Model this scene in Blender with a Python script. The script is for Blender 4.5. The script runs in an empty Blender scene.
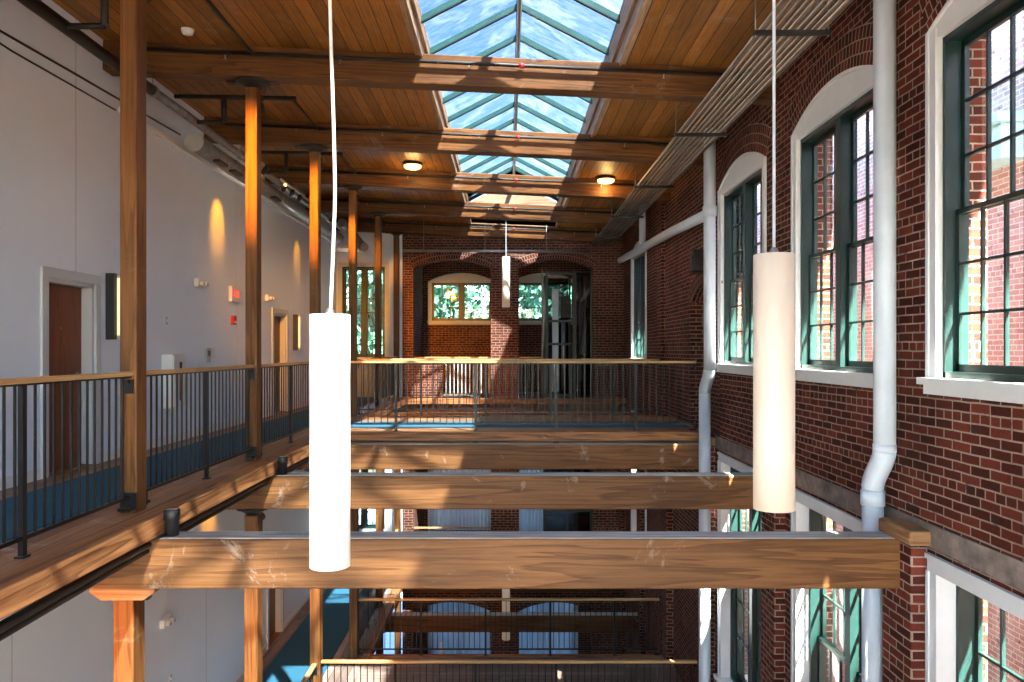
import bpy, bmesh, math, random
from mathutils import Vector, Matrix
random.seed(7)
C = bpy.context.scene.collection
PI = math.pi
EYE = 1.27                     # height of the camera over the upper floor
# all heights below are relative to the eye; everything is lifted by EYE at the end
F1, F2, F3 = -1.27, -5.87, -10.47
BAY, D0 = 2.95, 5.90           # beams every 2.95 m
XW, XR, YB = -4.60, 3.09, 20.90
XWL = -4.72

# ------------------------------------------------------------------ materials
def nm(name):
    m = bpy.data.materials.new(name); m.use_nodes = True
    nt = m.node_tree; b = nt.nodes['Principled BSDF']
    return m, nt, b
def N(nt, t, **kw):
    n = nt.nodes.new(t)
    for k, v in kw.items():
        if k in n.inputs.keys(): n.inputs[k].default_value = v
        else: setattr(n, k, v)
    return n
def L(nt, a, b): nt.links.new(a, b)
def math_n(nt, op, a, b=None):
    n = nt.nodes.new('ShaderNodeMath'); n.operation = op
    for i, v in enumerate((a, b)):
        if v is None: continue
        if isinstance(v, (int, float)): n.inputs[i].default_value = v
        else: L(nt, v, n.inputs[i])
    return n.outputs[0]
def mixc(nt, f, a, b, mode='MIX'):
    n = nt.nodes.new('ShaderNodeMix'); n.data_type = 'RGBA'; n.blend_type = mode
    for s, v in ((n.inputs['Factor'], f), (n.inputs[6], a), (n.inputs[7], b)):
        if isinstance(v, (int, float)): s.default_value = v
        elif isinstance(v, tuple): s.default_value = (*v, 1)
        else: L(nt, v, s)
    return n.outputs[2]
def ramp(nt, f, stops):
    n = nt.nodes.new('ShaderNodeValToRGB'); cr = n.color_ramp
    while len(cr.elements) < len(stops): cr.elements.new(.5)
    for e, (p, c) in zip(cr.elements, stops):
        e.position = p; e.color = (*c, 1) if isinstance(c, tuple) else (c, c, c, 1)
    L(nt, f, n.inputs[0]); return n.outputs[0]
def uvmap(nt, scale=(1, 1, 1), rnd=True):
    tc = N(nt, 'ShaderNodeTexCoord'); mp = N(nt, 'ShaderNodeMapping')
    mp.inputs['Scale'].default_value = scale
    L(nt, tc.outputs['UV'], mp.inputs['Vector'])
    if rnd:
        oi = N(nt, 'ShaderNodeObjectInfo'); cx = N(nt, 'ShaderNodeCombineXYZ')
        r = math_n(nt, 'MULTIPLY', oi.outputs['Random'], 37.0)
        L(nt, r, cx.inputs[0]); L(nt, r, cx.inputs[2]); L(nt, cx.outputs[0], mp.inputs['Location'])
    return mp.outputs[0]
def noise(nt, v, scale, detail=4, rough=.6, dist=0):
    n = N(nt, 'ShaderNodeTexNoise'); n.inputs['Scale'].default_value = scale
    n.inputs['Detail'].default_value = detail; n.inputs['Roughness'].default_value = rough
    n.inputs['Distortion'].default_value = dist
    L(nt, v, n.inputs['Vector']); return n.outputs['Fac']
def plain(name, col, rough=.5, metal=0, var=.12, vs=6, bump=0):
    m, nt, b = nm(name)
    v = uvmap(nt); n = noise(nt, v, vs)
    c = mixc(nt, ramp(nt, n, [(.3, 0.0), (.7, 1.0)]), tuple(x*(1-var) for x in col), tuple(min(1, x*(1+var)) for x in col))
    L(nt, c, b.inputs['Base Color'])
    b.inputs['Roughness'].default_value = rough; b.inputs['Metallic'].default_value = metal
    if bump:
        bp = N(nt, 'ShaderNodeBump'); bp.inputs['Strength'].default_value = bump; bp.inputs['Distance'].default_value = .01
        L(nt, noise(nt, v, vs*4), bp.inputs['Height']); L(nt, bp.outputs[0], b.inputs['Normal'])
    return m
def wood(name, light, dark, rough=.55, dust=0.0, figure=1.0, dustcol=(.62, .58, .52)):
    m, nt, b = nm(name)
    v = uvmap(nt)
    st = N(nt, 'ShaderNodeMapping'); st.inputs['Scale'].default_value = (.5, 14, 14); L(nt, v, st.inputs[0])
    fine = noise(nt, st.outputs[0], 3.2, 6, .7, .3)
    st2 = N(nt, 'ShaderNodeMapping'); st2.inputs['Scale'].default_value = (.13, 2.6, 2.6); L(nt, v, st2.inputs[0])
    broad = noise(nt, st2.outputs[0], 1.6, 3, .5, .35)
    rings = math_n(nt, 'FRACT', math_n(nt, 'MULTIPLY', broad, 9.0*figure))
    rings = ramp(nt, rings, [(0, 0.0), (.55, .35), (.93, 1.0), (1, 0.0)])
    f = math_n(nt, 'ADD', math_n(nt, 'MULTIPLY', fine, .65), math_n(nt, 'MULTIPLY', rings, .2))
    c = mixc(nt, ramp(nt, f, [(.27, 0.0), (.55, 1.0)]), light, dark)
    big = noise(nt, v, .9, 2)
    c = mixc(nt, 1.0, c, ramp(nt, big, [(.3, .72), (.7, 1.12)]), 'MULTIPLY')
    oi = N(nt, 'ShaderNodeObjectInfo')
    c = mixc(nt, 1.0, c, ramp(nt, oi.outputs['Random'], [(0, .85), (1, 1.12)]), 'MULTIPLY')
    if dust:
        dn = noise(nt, v, 1.7, 7, .72, .6)
        dm = ramp(nt, dn, [(.60, 0.0), (.74, dust)])
        c = mixc(nt, dm, c, dustcol)
    L(nt, c, b.inputs['Base Color']); b.inputs['Roughness'].default_value = rough; b.inputs['Specular IOR Level'].default_value = .25
    bp = N(nt, 'ShaderNodeBump'); bp.inputs['Strength'].default_value = .25; bp.inputs['Distance'].default_value = .004
    L(nt, f, bp.inputs['Height']); L(nt, bp.outputs[0], b.inputs['Normal'])
    return m
def planks(name, light, dark, width=.13, length=3.2, gap=.004, rough=.5, worn=0.0, groove=(.03, .015, .006)):
    m, nt, b = nm(name)
    v = uvmap(nt, rnd=False)
    br = N(nt, 'ShaderNodeTexBrick'); br.inputs['Scale'].default_value = 1
    br.inputs['Brick Width'].default_value = length; br.inputs['Row Height'].default_value = width
    br.inputs['Mortar Size'].default_value = gap; br.inputs['Mortar Smooth'].default_value = .1
    br.offset = .37; br.inputs['Color1'].default_value = (.62, .62, .62, 1); br.inputs['Color2'].default_value = (1.15, 1.15, 1.15, 1)
    L(nt, v, br.inputs[0])
    st = N(nt, 'ShaderNodeMapping'); st.inputs['Scale'].default_value = (.6, 16, 16); L(nt, v, st.inputs[0])
    fine = noise(nt, st.outputs[0], 3.5, 6, .7, .4)
    c = mixc(nt, ramp(nt, fine, [(.3, 0.0), (.7, 1.0)]), light, dark)
    c = mixc(nt, 1.0, c, br.outputs['Color'], 'MULTIPLY')
    big = noise(nt, v, .6, 3)
    c = mixc(nt, 1.0, c, ramp(nt, big, [(.3, .8), (.7, 1.15)]), 'MULTIPLY')
    if worn:
        dn = noise(nt, v, 2.3, 7, .7, .8)
        c = mixc(nt, ramp(nt, dn, [(.56, 0.0), (.72, worn)]), c, (.55, .45, .36))
    c = mixc(nt, br.outputs['Fac'], c, groove)
    L(nt, c, b.inputs['Base Color']); b.inputs['Roughness'].default_value = rough; b.inputs['Specular IOR Level'].default_value = .25
    bp = N(nt, 'ShaderNodeBump'); bp.inputs['Strength'].default_value = .5; bp.inputs['Distance'].default_value = .006; bp.invert = True
    L(nt, br.outputs['Fac'], bp.inputs['Height']); L(nt, bp.outputs[0], b.inputs['Normal'])
    return m
def brick(name, c1=(.070, .013, .008), c2=(.205, .042, .023), mortar=(.38, .28, .215), bw=.213, rh=.069, ms=.0068, headers=True, grime=.5):
    m, nt, b = nm(name)
    v = uvmap(nt, rnd=False)
    wob = N(nt, 'ShaderNodeTexNoise'); wob.inputs['Scale'].default_value = 5.0; L(nt, v, wob.inputs['Vector'])
    vm = N(nt, 'ShaderNodeVectorMath', operation='MULTIPLY_ADD'); vm.inputs[1].default_value = (.016, .012, 0)
    L(nt, wob.outputs['Color'], vm.inputs[0]); L(nt, v, vm.inputs[2]); vv = vm.outputs[0]
    def bt(w):
        br = N(nt, 'ShaderNodeTexBrick'); br.inputs['Scale'].default_value = 1
        br.inputs['Brick Width'].default_value = w; br.inputs['Row Height'].default_value = rh
        br.inputs['Mortar Size'].default_value = ms; br.inputs['Mortar Smooth'].default_value = .25
        br.inputs['Bias'].default_value = -.15
        br.inputs['Color1'].default_value = (*c1, 1); br.inputs['Color2'].default_value = (*c2, 1); br.inputs['Mortar'].default_value = (*mortar, 1)
        L(nt, vv, br.inputs[0]); return br
    a = bt(bw); col, fac = a.outputs['Color'], a.outputs['Fac']
    if headers:
        h = bt(bw/2); sx = N(nt, 'ShaderNodeSeparateXYZ'); L(nt, vv, sx.inputs[0])
        row = math_n(nt, 'FLOOR', math_n(nt, 'DIVIDE', sx.outputs[1], rh))
        md = nt.nodes.new('ShaderNodeMath'); md.operation = 'FLOORED_MODULO'; L(nt, row, md.inputs[0]); md.inputs[1].default_value = 7
        msk = math_n(nt, 'LESS_THAN', md.outputs[0], .5)
        col = mixc(nt, msk, col, h.outputs['Color'])
        fac = math_n(nt, 'ADD', math_n(nt, 'MULTIPLY', fac, math_n(nt, 'SUBTRACT', 1.0, msk)), math_n(nt, 'MULTIPLY', h.outputs['Fac'], msk))
    # odd dark, over-burnt bricks and dirt
    n1 = noise(nt, v, 7.0, 3)
    col = mixc(nt, ramp(nt, n1, [(.60, 0.0), (.70, .65)]), col, (.05, .03, .03))
    n2 = noise(nt, v, .8, 6, .65)
    col = mixc(nt, 1.0, col, ramp(nt, n2, [(.3, 1-grime), (.72, 1.15)]), 'MULTIPLY')
    n3 = noise(nt, v, 40, 3)
    col = mixc(nt, 1.0, col, ramp(nt, n3, [(.2, .78), (.8, 1.15)]), 'MULTIPLY')
    L(nt, col, b.inputs['Base Color']); b.inputs['Roughness'].default_value = .85; b.inputs['Specular IOR Level'].default_value = .15
    hgt = math_n(nt, 'ADD', math_n(nt, 'MULTIPLY', fac, -1.0), math_n(nt, 'MULTIPLY', n3, .5))
    bp = N(nt, 'ShaderNodeBump'); bp.inputs['Strength'].default_value = .6; bp.inputs['Distance'].default_value = .008
    L(nt, hgt, bp.inputs['Height']); L(nt, bp.outputs[0], b.inputs['Normal'])
    return m
def emit(name, col, s, base=(.8, .8, .8)):
    m, nt, b = nm(name)
    b.inputs['Base Color'].default_value = (*base, 1)
    b.inputs['Emission Color'].default_value = (*col, 1); b.inputs['Emission Strength'].default_value = s
    b.inputs['Roughness'].default_value = .5
    return m
def glass(name, tint=(.93, .97, .96), refl=.09):
    m, nt, b = nm(name); nt.nodes.remove(b)
    out = [n for n in nt.nodes if n.type == 'OUTPUT_MATERIAL'][0]
    t = N(nt, 'ShaderNodeBsdfTransparent'); t.inputs[0].default_value = (*tint, 1)
    g = N(nt, 'ShaderNodeBsdfGlossy'); g.inputs['Roughness'].default_value = .02
    lw = N(nt, 'ShaderNodeLayerWeight'); fc = math_n(nt, 'MULTIPLY', math_n(nt, 'POWER', lw.outputs['Facing'], 5.0), .6)
    mx = N(nt, 'ShaderNodeMixShader'); L(nt, math_n(nt, 'ADD', fc, refl-.04), mx.inputs[0])
    L(nt, t.outputs[0], mx.inputs[1]); L(nt, g.outputs[0], mx.inputs[2]); L(nt, mx.outputs[0], out.inputs[0])
    return m
def sky_glass(name):
    m, nt, b = nm(name); nt.nodes.remove(b)
    out = [n for n in nt.nodes if n.type == 'OUTPUT_MATERIAL'][0]
    v = uvmap(nt, rnd=False)
    st = N(nt, 'ShaderNodeMapping'); st.inputs['Scale'].default_value = (1.2, 14, 1); st.inputs['Rotation'].default_value = (0, 0, .12); L(nt, v, st.inputs[0])
    streak = noise(nt, st.outputs[0], 3.0, 6, .75, .2)
    patch = noise(nt, v, 1.6, 4, .6, 1.0)
    d = math_n(nt, 'ADD', ramp(nt, streak, [(.42, 0.0), (.66, .14)]), ramp(nt, patch, [(.5, .01), (.66, .14)]))
    t = N(nt, 'ShaderNodeBsdfTransparent'); t.inputs[0].default_value = (.325, .35, .37, 1)
    tr = N(nt, 'ShaderNodeBsdfTranslucent'); tr.inputs[0].default_value = (.15, .17, .20, 1)
    mx = N(nt, 'ShaderNodeMixShader'); L(nt, d, mx.inputs[0])
    L(nt, t.outputs[0], mx.inputs[1]); L(nt, tr.outputs[0], mx.inputs[2]); L(nt, mx.outputs[0], out.inputs[0])
    return m

BEAM = wood('old_fir_beam', (.225, .097, .031), (.10, .037, .011), .55, .55)
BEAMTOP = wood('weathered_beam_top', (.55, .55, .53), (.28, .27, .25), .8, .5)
CEILBEAM = wood('ceiling_beam_fir', (.205, .080, .020), (.075, .025, .007), .5, .25)
COLW = wood('column_fir', (.235, .098, .028), (.10, .037, .011), .5, .25)
EDGE = wood('deck_edge_timber', (.50, .22, .085), (.14, .05, .018), .5, .8, dustcol=(.75, .6, .48))
ROUGH = wood('rough_sawn_lumber', (.30, .13, .06), (.05, .02, .012), .9, .3, 2.5)
DECK = planks('deck_boards', (.48, .25, .12), (.17, .065, .027), .13, 3.0, .003, .45, .7)
GREYDECK = planks('grey_deck_boards', (.40, .30, .25), (.20, .13, .10), .16, 3.4, .004, .5, .5)
CEIL = planks('ceiling_boards', (.48, .195, .036), (.19, .068, .012), .15, 40, .005, .5, .25)
HANDR = wood('handrail_ash', (.74, .46, .20), (.54, .30, .12), .35, 0)
DOORW = wood('cherry_door', (.25, .075, .03), (.17, .045, .018), .35, 0, .5)
CAPW = wood('cap_block', (.42, .22, .10), (.22, .10, .04), .55, .2)
BRICK = brick('red_brick')
BRICKV = brick('brick_arch_rowlock', bw=.069, rh=.115, headers=False)
BRICKD = brick('brick_end_wall', c1=(.09, .022, .014), c2=(.19, .055, .034), grime=.45)
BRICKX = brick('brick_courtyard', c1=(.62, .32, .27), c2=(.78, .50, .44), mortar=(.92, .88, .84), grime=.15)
WHITE = plain('white_wall_paint', (.80, .87, .96), .6, var=.02, vs=1.2)
TRIMW = plain('off_white_trim', (.66, .68, .69), .45, var=.05, vs=3)
DOORT = plain('door_trim_paint', (.58, .59, .60), .5, var=.03)
PIPEW = plain('painted_pipe', (.56, .62, .70), .4, var=.06, vs=4)
GREEN = plain('dark_green_paint', (.006, .024, .022), .35, var=.15)
TEAL = plain('skylight_green_paint', (.013, .065, .06), .35, var=.2)
BLACK = plain('black_metal', (.006, .006, .007), .38, .0, var=.2)
IRON = plain('dark_cast_iron', (.035, .03, .028), .5, .5, var=.3)
STEEL = plain('galvanised_steel', (.33, .32, .31), .38, .75, var=.25, vs=9)
CONDUIT = plain('conduit_steel', (.17, .135, .11), .4, .3, var=.25, vs=9)
CARPET = plain('teal_blue_carpet', (.012, .10, .17), .95, var=.3, vs=60, bump=.5)
CURT, _nt, _b = nm('sheer_curtain')
_nt.nodes.remove(_b)
_t = N(_nt, 'ShaderNodeBsdfTranslucent'); _t.inputs[0].default_value = (.42, .46, .52, 1)
_d = N(_nt, 'ShaderNodeBsdfDiffuse'); _d.inputs[0].default_value = (.7, .72, .76, 1)
_x = N(_nt, 'ShaderNodeMixShader'); _x.inputs[0].default_value = .4
L(_nt, _t.outputs[0], _x.inputs[1]); L(_nt, _d.outputs[0], _x.inputs[2])
L(_nt, _x.outputs[0], [n for n in _nt.nodes if n.type == 'OUTPUT_MATERIAL'][0].inputs[0])
STEELB = plain('sunlit_baluster_paint', (.5, .5, .5), .5)  # sunlight on the alcove bars put into a paler colour
DARKP = plain('dark_plastic', (.02, .02, .022), .5)
GREYP = plain('grey_plastic', (.45, .45, .45), .5)
WHITEP = plain('white_plastic', (.78, .77, .74), .4, var=.03)
REDP = plain('red_plastic', (.45, .02, .02), .4)
CURBW = wood('skylight_curb_wood', (.50, .33, .20), (.27, .15, .08), .6, .6)
MORT = plain('smeared_mortar', (.20, .155, .13), .9, var=.5, vs=5, bump=.8)
STONE = plain('window_sill_stone', (.55, .52, .47), .8, var=.2)
GLASS = glass('window_glass')
SKYG = sky_glass('dirty_skylight_glass')
SMOKEG = glass('dark_shaft_glass', (.35, .38, .40), .14)
SHADE_SUN = emit('pendant_shade_sunlit', (1, .93, .82), .05, (.86, .86, .84))  # sunlit copy of the pendant shade, sun whiteness put into the colour
SHADE_WARM = emit('pendant_shade_lit', (1, .72, .48), .03, (.56, .50, .43))
LAMPW = emit('warm_lamp_lens', (1, .50, .12), .9)
SCON = emit('sconce_lens', (1, .72, .35), .16)
REDL = emit('red_sign_letters', (1, .12, .06), .12, (.8, .1, .05))

# ------------------------------------------------------------------ mesh helpers
class MB:
    def __init__(s): s.bm = bmesh.new(); s.uvdone = None
    def box(s, x0, x1, y0, y1, z0, z1, rot=None):
        vs = [s.bm.verts.new(p) for p in ((x0,y0,z0),(x1,y0,z0),(x1,y1,z0),(x0,y1,z0),(x0,y0,z1),(x1,y0,z1),(x1,y1,z1),(x0,y1,z1))]
        for f in ((3,2,1,0),(4,5,6,7),(0,1,5,4),(1,2,6,5),(2,3,7,6),(3,0,4,7)): s.bm.faces.new([vs[i] for i in f])
        if rot is not None:
            for v in vs: v.co = rot @ v.co
        return vs
    def prism(s, poly, a0, a1, mp):
        """poly of (u,w); mp(u, a, w) -> xyz"""
        A = [s.bm.verts.new(mp(u, a0, w)) for u, w in poly]; B = [s.bm.verts.new(mp(u, a1, w)) for u, w in poly]
        n = len(poly); s.bm.faces.new(A); s.bm.faces.new(B[::-1])
        for i in range(n): s.bm.faces.new((A[i], B[i], B[(i+1) % n], A[(i+1) % n]))
    def tube(s, pts, r, seg=10, cap=True):
        pts = [Vector(p) for p in pts]; rs = r if isinstance(r, (list, tuple)) else [r]*len(pts)
        up = Vector((0, 0, 1)); rings = []; px = None
        for i, p in enumerate(pts):
            t = (pts[min(i+1, len(pts)-1)] - pts[max(i-1, 0)]).normalized()
            if px is None:
                a = up if abs(t.dot(up)) < .9 else Vector((1, 0, 0)); px = t.cross(a).normalized()
            px = (px - t*px.dot(t)).normalized(); py = t.cross(px)
            rings.append([s.bm.verts.new(p + (px*math.cos(2*PI*k/seg) + py*math.sin(2*PI*k/seg))*rs[i]) for k in range(seg)])
        for a, b in zip(rings, rings[1:]):
            for k in range(seg):
                f = s.bm.faces.new((a[k], a[(k+1) % seg], b[(k+1) % seg], b[k])); f.smooth = True
        if cap: s.bm.faces.new(rings[0][::-1]); s.bm.faces.new(rings[-1])
    def lathe(s, prof, c=(0, 0, 0), seg=24):
        rings = []
        for r, z in prof:
            rings.append([s.bm.verts.new((c[0]+r*math.cos(2*PI*k/seg), c[1]+r*math.sin(2*PI*k/seg), c[2]+z)) for k in range(seg)])
        for a, b in zip(rings, rings[1:]):
            for k in range(seg):
                f = s.bm.faces.new((a[k], a[(k+1) % seg], b[(k+1) % seg], b[k])); f.smooth = True
        s.bm.faces.new(rings[0][::-1]); s.bm.faces.new(rings[-1])
    def fin(s, name, mat, parent=None, grain='x', bevel=0, uvf=None, loc=None):
        bm = s.bm
        bmesh.ops.recalc_face_normals(bm, faces=bm.faces[:])
        if bevel:
            es = [e for e in bm.edges if len(e.link_faces) == 2 and e.calc_face_angle(0) > .6]
            bmesh.ops.bevel(bm, geom=es, offset=bevel, segments=2, affect='EDGES', profile=.5)
        uv = bm.loops.layers.uv.new('UVMap'); g = 'xyz'.index(grain)
        for f in bm.faces:
            n = f.normal; ax = max(range(3), key=lambda i: abs(n[i]))
            o = [i for i in range(3) if i != ax]
            if ax != g: o = [g] + [i for i in o if i != g]
            for l in f.loops:
                c = l.vert.co
                l[uv].uv = uvf(c, f) if uvf else (c[o[0]], c[o[1]])
        me = bpy.data.meshes.new(name); bm.to_mesh(me); bm.free()
        me.materials.append(mat)
        ob = bpy.data.objects.new(name, me); C.objects.link(ob)
        if loc: ob.location = loc
        if parent: ob.parent = parent
        return ob
def brick_uv(c, f):
    n = f.normal
    if abs(n.x) >= abs(n.y) and abs(n.x) >= abs(n.z): return (c.y, c.z)
    if abs(n.y) >= abs(n.z): return (c.x, c.z)
    return (c.y, c.x)

def tag(o, label, cat, group=None):
    o['label'] = label; o['category'] = cat
    if group: o['group'] = group
    return o
def struct(o): o['kind'] = 'structure'; return o
def T(name, label, cat, loc=(0, 0, 0), group=None):
    o = bpy.data.objects.new(name, None); C.objects.link(o); o.location = loc; o.empty_display_size = .1
    return tag(o, label, cat, group)
def SE(name, loc=(0, 0, 0)):
    o = bpy.data.objects.new(name, None); C.objects.link(o); o.location = loc; o.empty_display_size = .1
    return struct(o)
def tree_copy(o, parent=None):
    c = o.copy(); C.objects.link(c)
    if parent: c.parent = parent
    for ch in list(o.children): tree_copy(ch, c)
    return c
def dup(o, loc, label, group=None):
    c = tree_copy(o); c.location = loc; c['label'] = label
    if group: c['group'] = group
    return c
def box_struct(name, mat, b, grain='x', parent=None, uvf=None, bevel=0):
    m = MB(); m.box(*b); o = m.fin(name, mat, parent, grain, bevel, uvf)
    if not parent: struct(o)
    return o
def spot(parent, loc, target, energy, col, size=.6, blend=.6, r=.03):
    ld = bpy.data.lights.new('lamp', 'SPOT'); ld.energy = energy; ld.color = col; ld.spot_size = size; ld.spot_blend = blend; ld.shadow_soft_size = r
    o = bpy.data.objects.new('lamp', ld); C.objects.link(o); o.location = loc
    d = Vector(target) - Vector(loc); o.rotation_euler = d.to_track_quat('-Z', 'Y').to_euler()
    o.parent = parent; return o

def Hb(x): return 3.11 + .045*(-2.95 - x)       # underside of the ceiling beams
def Hc(x): return Hb(x) + .34                   # underside of the ceiling boards
ORD = ['first', 'second', 'third', 'fourth', 'fifth', 'sixth']

# ------------------------------------------------------------------ brick walls with arched openings
def arc(uc, h, zs, rise, n=14, a0=-1, a1=1):
    if rise <= 0: return [(uc+a0*h, zs), (uc+a1*h, zs)]
    R = (h*h + rise*rise)/(2*rise); cz = zs + rise - R; th = math.asin(min(1, h/R))
    return [(uc + R*math.sin(a0*th + (a1-a0)*th*i/n), cz + R*math.cos(a0*th + (a1-a0)*th*i/n)) for i in range(n+1)]
def wall_with_holes(m, mp, u0, u1, w0, w1, holes, t):
    holes = sorted(holes); u = u0
    for uc, h, wb, ws, rise in holes:
        m.prism([(u, w0), (uc-h, w0), (uc-h, w1), (u, w1)], 0, t, mp)
        if wb > w0: m.prism([(uc-h, w0), (uc+h, w0), (uc+h, wb), (uc-h, wb)], 0, t, mp)
        a = arc(uc, h, ws, rise)
        for (ua, wa), (ub, wb2) in zip(a, a[1:]):
            m.prism([(ua, wa), (ub, wb2), (ub, w1), (ua, w1)], 0, t, mp)
        u = uc+h
    m.prism([(u, w0), (u1, w0), (u1, w1), (u, w1)], 0, t, mp)
def arch_ring(m, mp, uc, h, zs, rise, wd, t0, t1, n=28):
    """separate voussoir ring; uv follows the arc"""
    R = (h*h + rise*rise)/(2*rise); cz = zs + rise - R; th = math.asin(min(1, h/R))
    poly = []
    for i in range(n):
        a, b = -th + 2*th*i/n, -th + 2*th*(i+1)/n
        m.prism([(uc+R*math.sin(a), cz+R*math.cos(a)), (uc+R*math.sin(b), cz+R*math.cos(b)), (uc+(R+wd)*math.sin(b), cz+(R+wd)*math.cos(b)), (uc+(R+wd)*math.sin(a), cz+(R+wd)*math.cos(a))], t0, t1, mp)
    return R, cz
mpR = lambda u, a, w: (XR + a, u, w)
mpB = lambda u, a, w: (u, YB + a, w)
mpA = lambda u, a, w: (u, 24.0 + a, w)
UPW = [1.75, 4.68, 7.40, 10.35, 18.40]  # the first one is out of view, added as a light source
HW = 1.03

m = MB()
wall_with_holes(m, mpR, -4.3, 24.4, -1.40, 3.75, [(c, HW, -.32, 2.31, .25) for c in UPW] + [(12.30, .92, F1, .80, .28)], .42)
wall_with_holes(m, mpR, -4.3, 24.4, F3, -1.40, [(c, HW, -4.85, -1.49, 0) for c in UPW], .42)
wr = struct(m.fin('wall_right', BRICK, uvf=brick_uv))
for i, c in enumerate(UPW):
    m = MB(); R, cz = arch_ring(m, mpR, c, HW, 2.31, .25, .345, -.006, .01)
    m.fin('brick_arch', BRICKV, wr, uvf=lambda co, f, R=R, cz=cz, c=c: (math.atan2(co.y-c, co.z-cz)*(R+.15), math.hypot(co.y-c, co.z-cz)-R))
m = MB(); R, cz = arch_ring(m, mpR, 12.30, .92, .80, .28, .23, -.006, .01)
m.fin('brick_arch', BRICKV, wr, uvf=lambda co, f, R=R, cz=cz: (math.atan2(co.y-12.3, co.z-cz)*(R+.1), math.hypot(co.y-12.3, co.z-cz)-R))
m = MB(); m.box(XR+.24, XR+.40, 11.3, 13.3, F1, 1.12); m.fin('niche_back', BRICKD, wr, uvf=brick_uv)
# smeared mortar band above the lower windows
m = MB(); m.box(XR-.012, XR+.02, -4.2, 11.6, -1.44, -1.27); struct(m.fin('trim_1', MORT, grain='y'))
# pilaster beyond the niche
m = MB(); m.box(XR-.07, XR+.05, 15.35, 15.85, F3, 3.2); m.fin('pilaster', BRICK, wr, uvf=brick_uv)
# lower pilasters that carry the beams, with their timber plates
for k in range(6):
    y = D0 + BAY*k
    m = MB(); m.box(XR-.125, XR+.05, y-.16, y+.29, F3, -1.45); m.fin('pilaster', BRICK, wr, uvf=brick_uv, bevel=.012)
    if k < 3:
        m = MB(); m.box(XR-.165, XR+.02, y-.22, y+.28, -1.435, -1.32)
        o = m.fin('bearing_plate', CAPW, None, 'y', .025)
        tag(o, 'short rounded timber bearing plate on the brick pilaster, under the %s atrium cross beam end' % ORD[k], 'timber block', 'timber bearing plates on the brick pilasters')

# end wall (brick, arched openings on three levels)
LA, RA = (-1.50, 1.04), (1.2875, .9925)
m = MB()
for zz, top in ((0, 3.75), (-4.6, -1.40), (-9.2, -6.0)):
    wall_with_holes(m, mpB, -2.83, XR, (F1-.13 if zz == 0 else F1+zz-.13), top, [(LA[0], LA[1], F1+zz, 2.20+zz, .24), (RA[0], RA[1], F1+zz, 2.20+zz, .24)], .45)
wb = struct(m.fin('wall_back', BRICKD, uvf=brick_uv))
for zz in (0, -4.6):
    for uc, h in (LA, RA):
        m = MB(); R, cz = arch_ring(m, mpB, uc, h, 2.20+zz, .24, .23, -.012, .01)
        m.fin('brick_arch', BRICKV, wb, uvf=lambda co, f, R=R, cz=cz, uc=uc: (math.atan2(co.x-uc, co.z-cz)*(R+.1), math.hypot(co.x-uc, co.z-cz)-R))
# low parapet in the arch next to the walkway
m = MB(); m.box(-2.54, -1.76, YB+.06, YB+.30, F1, -.40); m.fin('parapet', BRICKD, wb, uvf=brick_uv)
# alcove behind the arches
m = MB()
for zz, top in ((0, 3.75), (-4.6, -1.40), (-9.2, -6.0)):
    wall_with_holes(m, mpA, -3.0, XR, F1+zz-.13, top, [(-1.43, HW, (.86 if zz == 0 else -1.10)+zz, (2.10 if zz > -9 else 2.40)+zz, .27), (1.12, HW, (.86 if zz == 0 else -1.10)+zz, (2.10 if zz > -9 else 2.40)+zz, .27)], .4)
m.box(-2.83, -2.62, YB+.45, 24.0, F3, 3.75)
struct(m.fin('wall_back', BRICKD, uvf=brick_uv))
# window wall at the end of the walkway
mpW = lambda u, a, w: (u, YB + a, w)
for zz, top, xl in ((0, 3.9, XW-.2), (-4.6, -1.40, XWL-.2)):
    m = MB(); wall_with_holes(m, mpW, xl, -2.83, F1+zz-.13, top, [(-3.87, .68, -.30+zz, 2.34+zz, 0)], .4)
    struct(m.fin('wall_back', WHITE))

# left wall, upper and lower, with door openings
def left_wall(x, z0, z1, doors):
    m = MB(); mp = lambda u, a, w: (x - a, u, w)
    wall_with_holes(m, mp, -4.3, 21.3, z0, z1, [(c, .45, z0, z0+2.0, 0) for c in doors], .2)
    return struct(m.fin('wall_left', WHITE))
wl = left_wall(XW, F1, 4.0, [8.22, 15.72])
wl2 = left_wall(XWL, F2, -1.41, [15.80])
box_struct('wall_left', WHITE, (XWL-.2, XWL, -4.3, 21.3, F3, F2-.13))
for y, x, z0, z1, w in ((8.30, XW, .82, 3.6, wl), (3.3, XW, F1, 3.6, wl), (13.2, XW, F1, 2.8, wl), (7.42, XWL, F2, -1.45, wl2), (12.2, XWL, F2, -1.45, wl2)):
    box_struct('panel_seam', GREYP, (x-.001, x+.002, y-.004, y+.004, z0, z1), parent=w)
box_struct('trim_2', WHITEP, (XW, XW+.05, 9.2, YB, 2.80, 2.87), 'y', bevel=.008)
for z, x in ((F1, XW), (F2, XWL)):
    ds = [(8.22, .55), (15.72, .55)] if z == F1 else [(15.8, .55)]
    y = -4.2
    for c, h in ds + [(YB+.0, 0)]:
        box_struct('baseboard_left', WHITEP, (x, x+.015, y, c-h, z, z+.11), 'y'); y = c+h

# wall behind the camera: unseen, its glazing added and widened for fill light
m = MB()
mpF = lambda u, a, w: (u, -4.0 - a, w)
wall_with_holes(m, mpF, XWL-.2, XR+.42, F1, 3.9, [(-.75, 3.6, -.9, 2.9, .3)], .3)
wall_with_holes(m, mpF, XWL-.2, XR+.42, F3, F1, [(-.75, 3.6, -5.6, -1.5, 0)], .3)
struct(m.fin('wall_front', BRICK, uvf=brick_uv))

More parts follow.
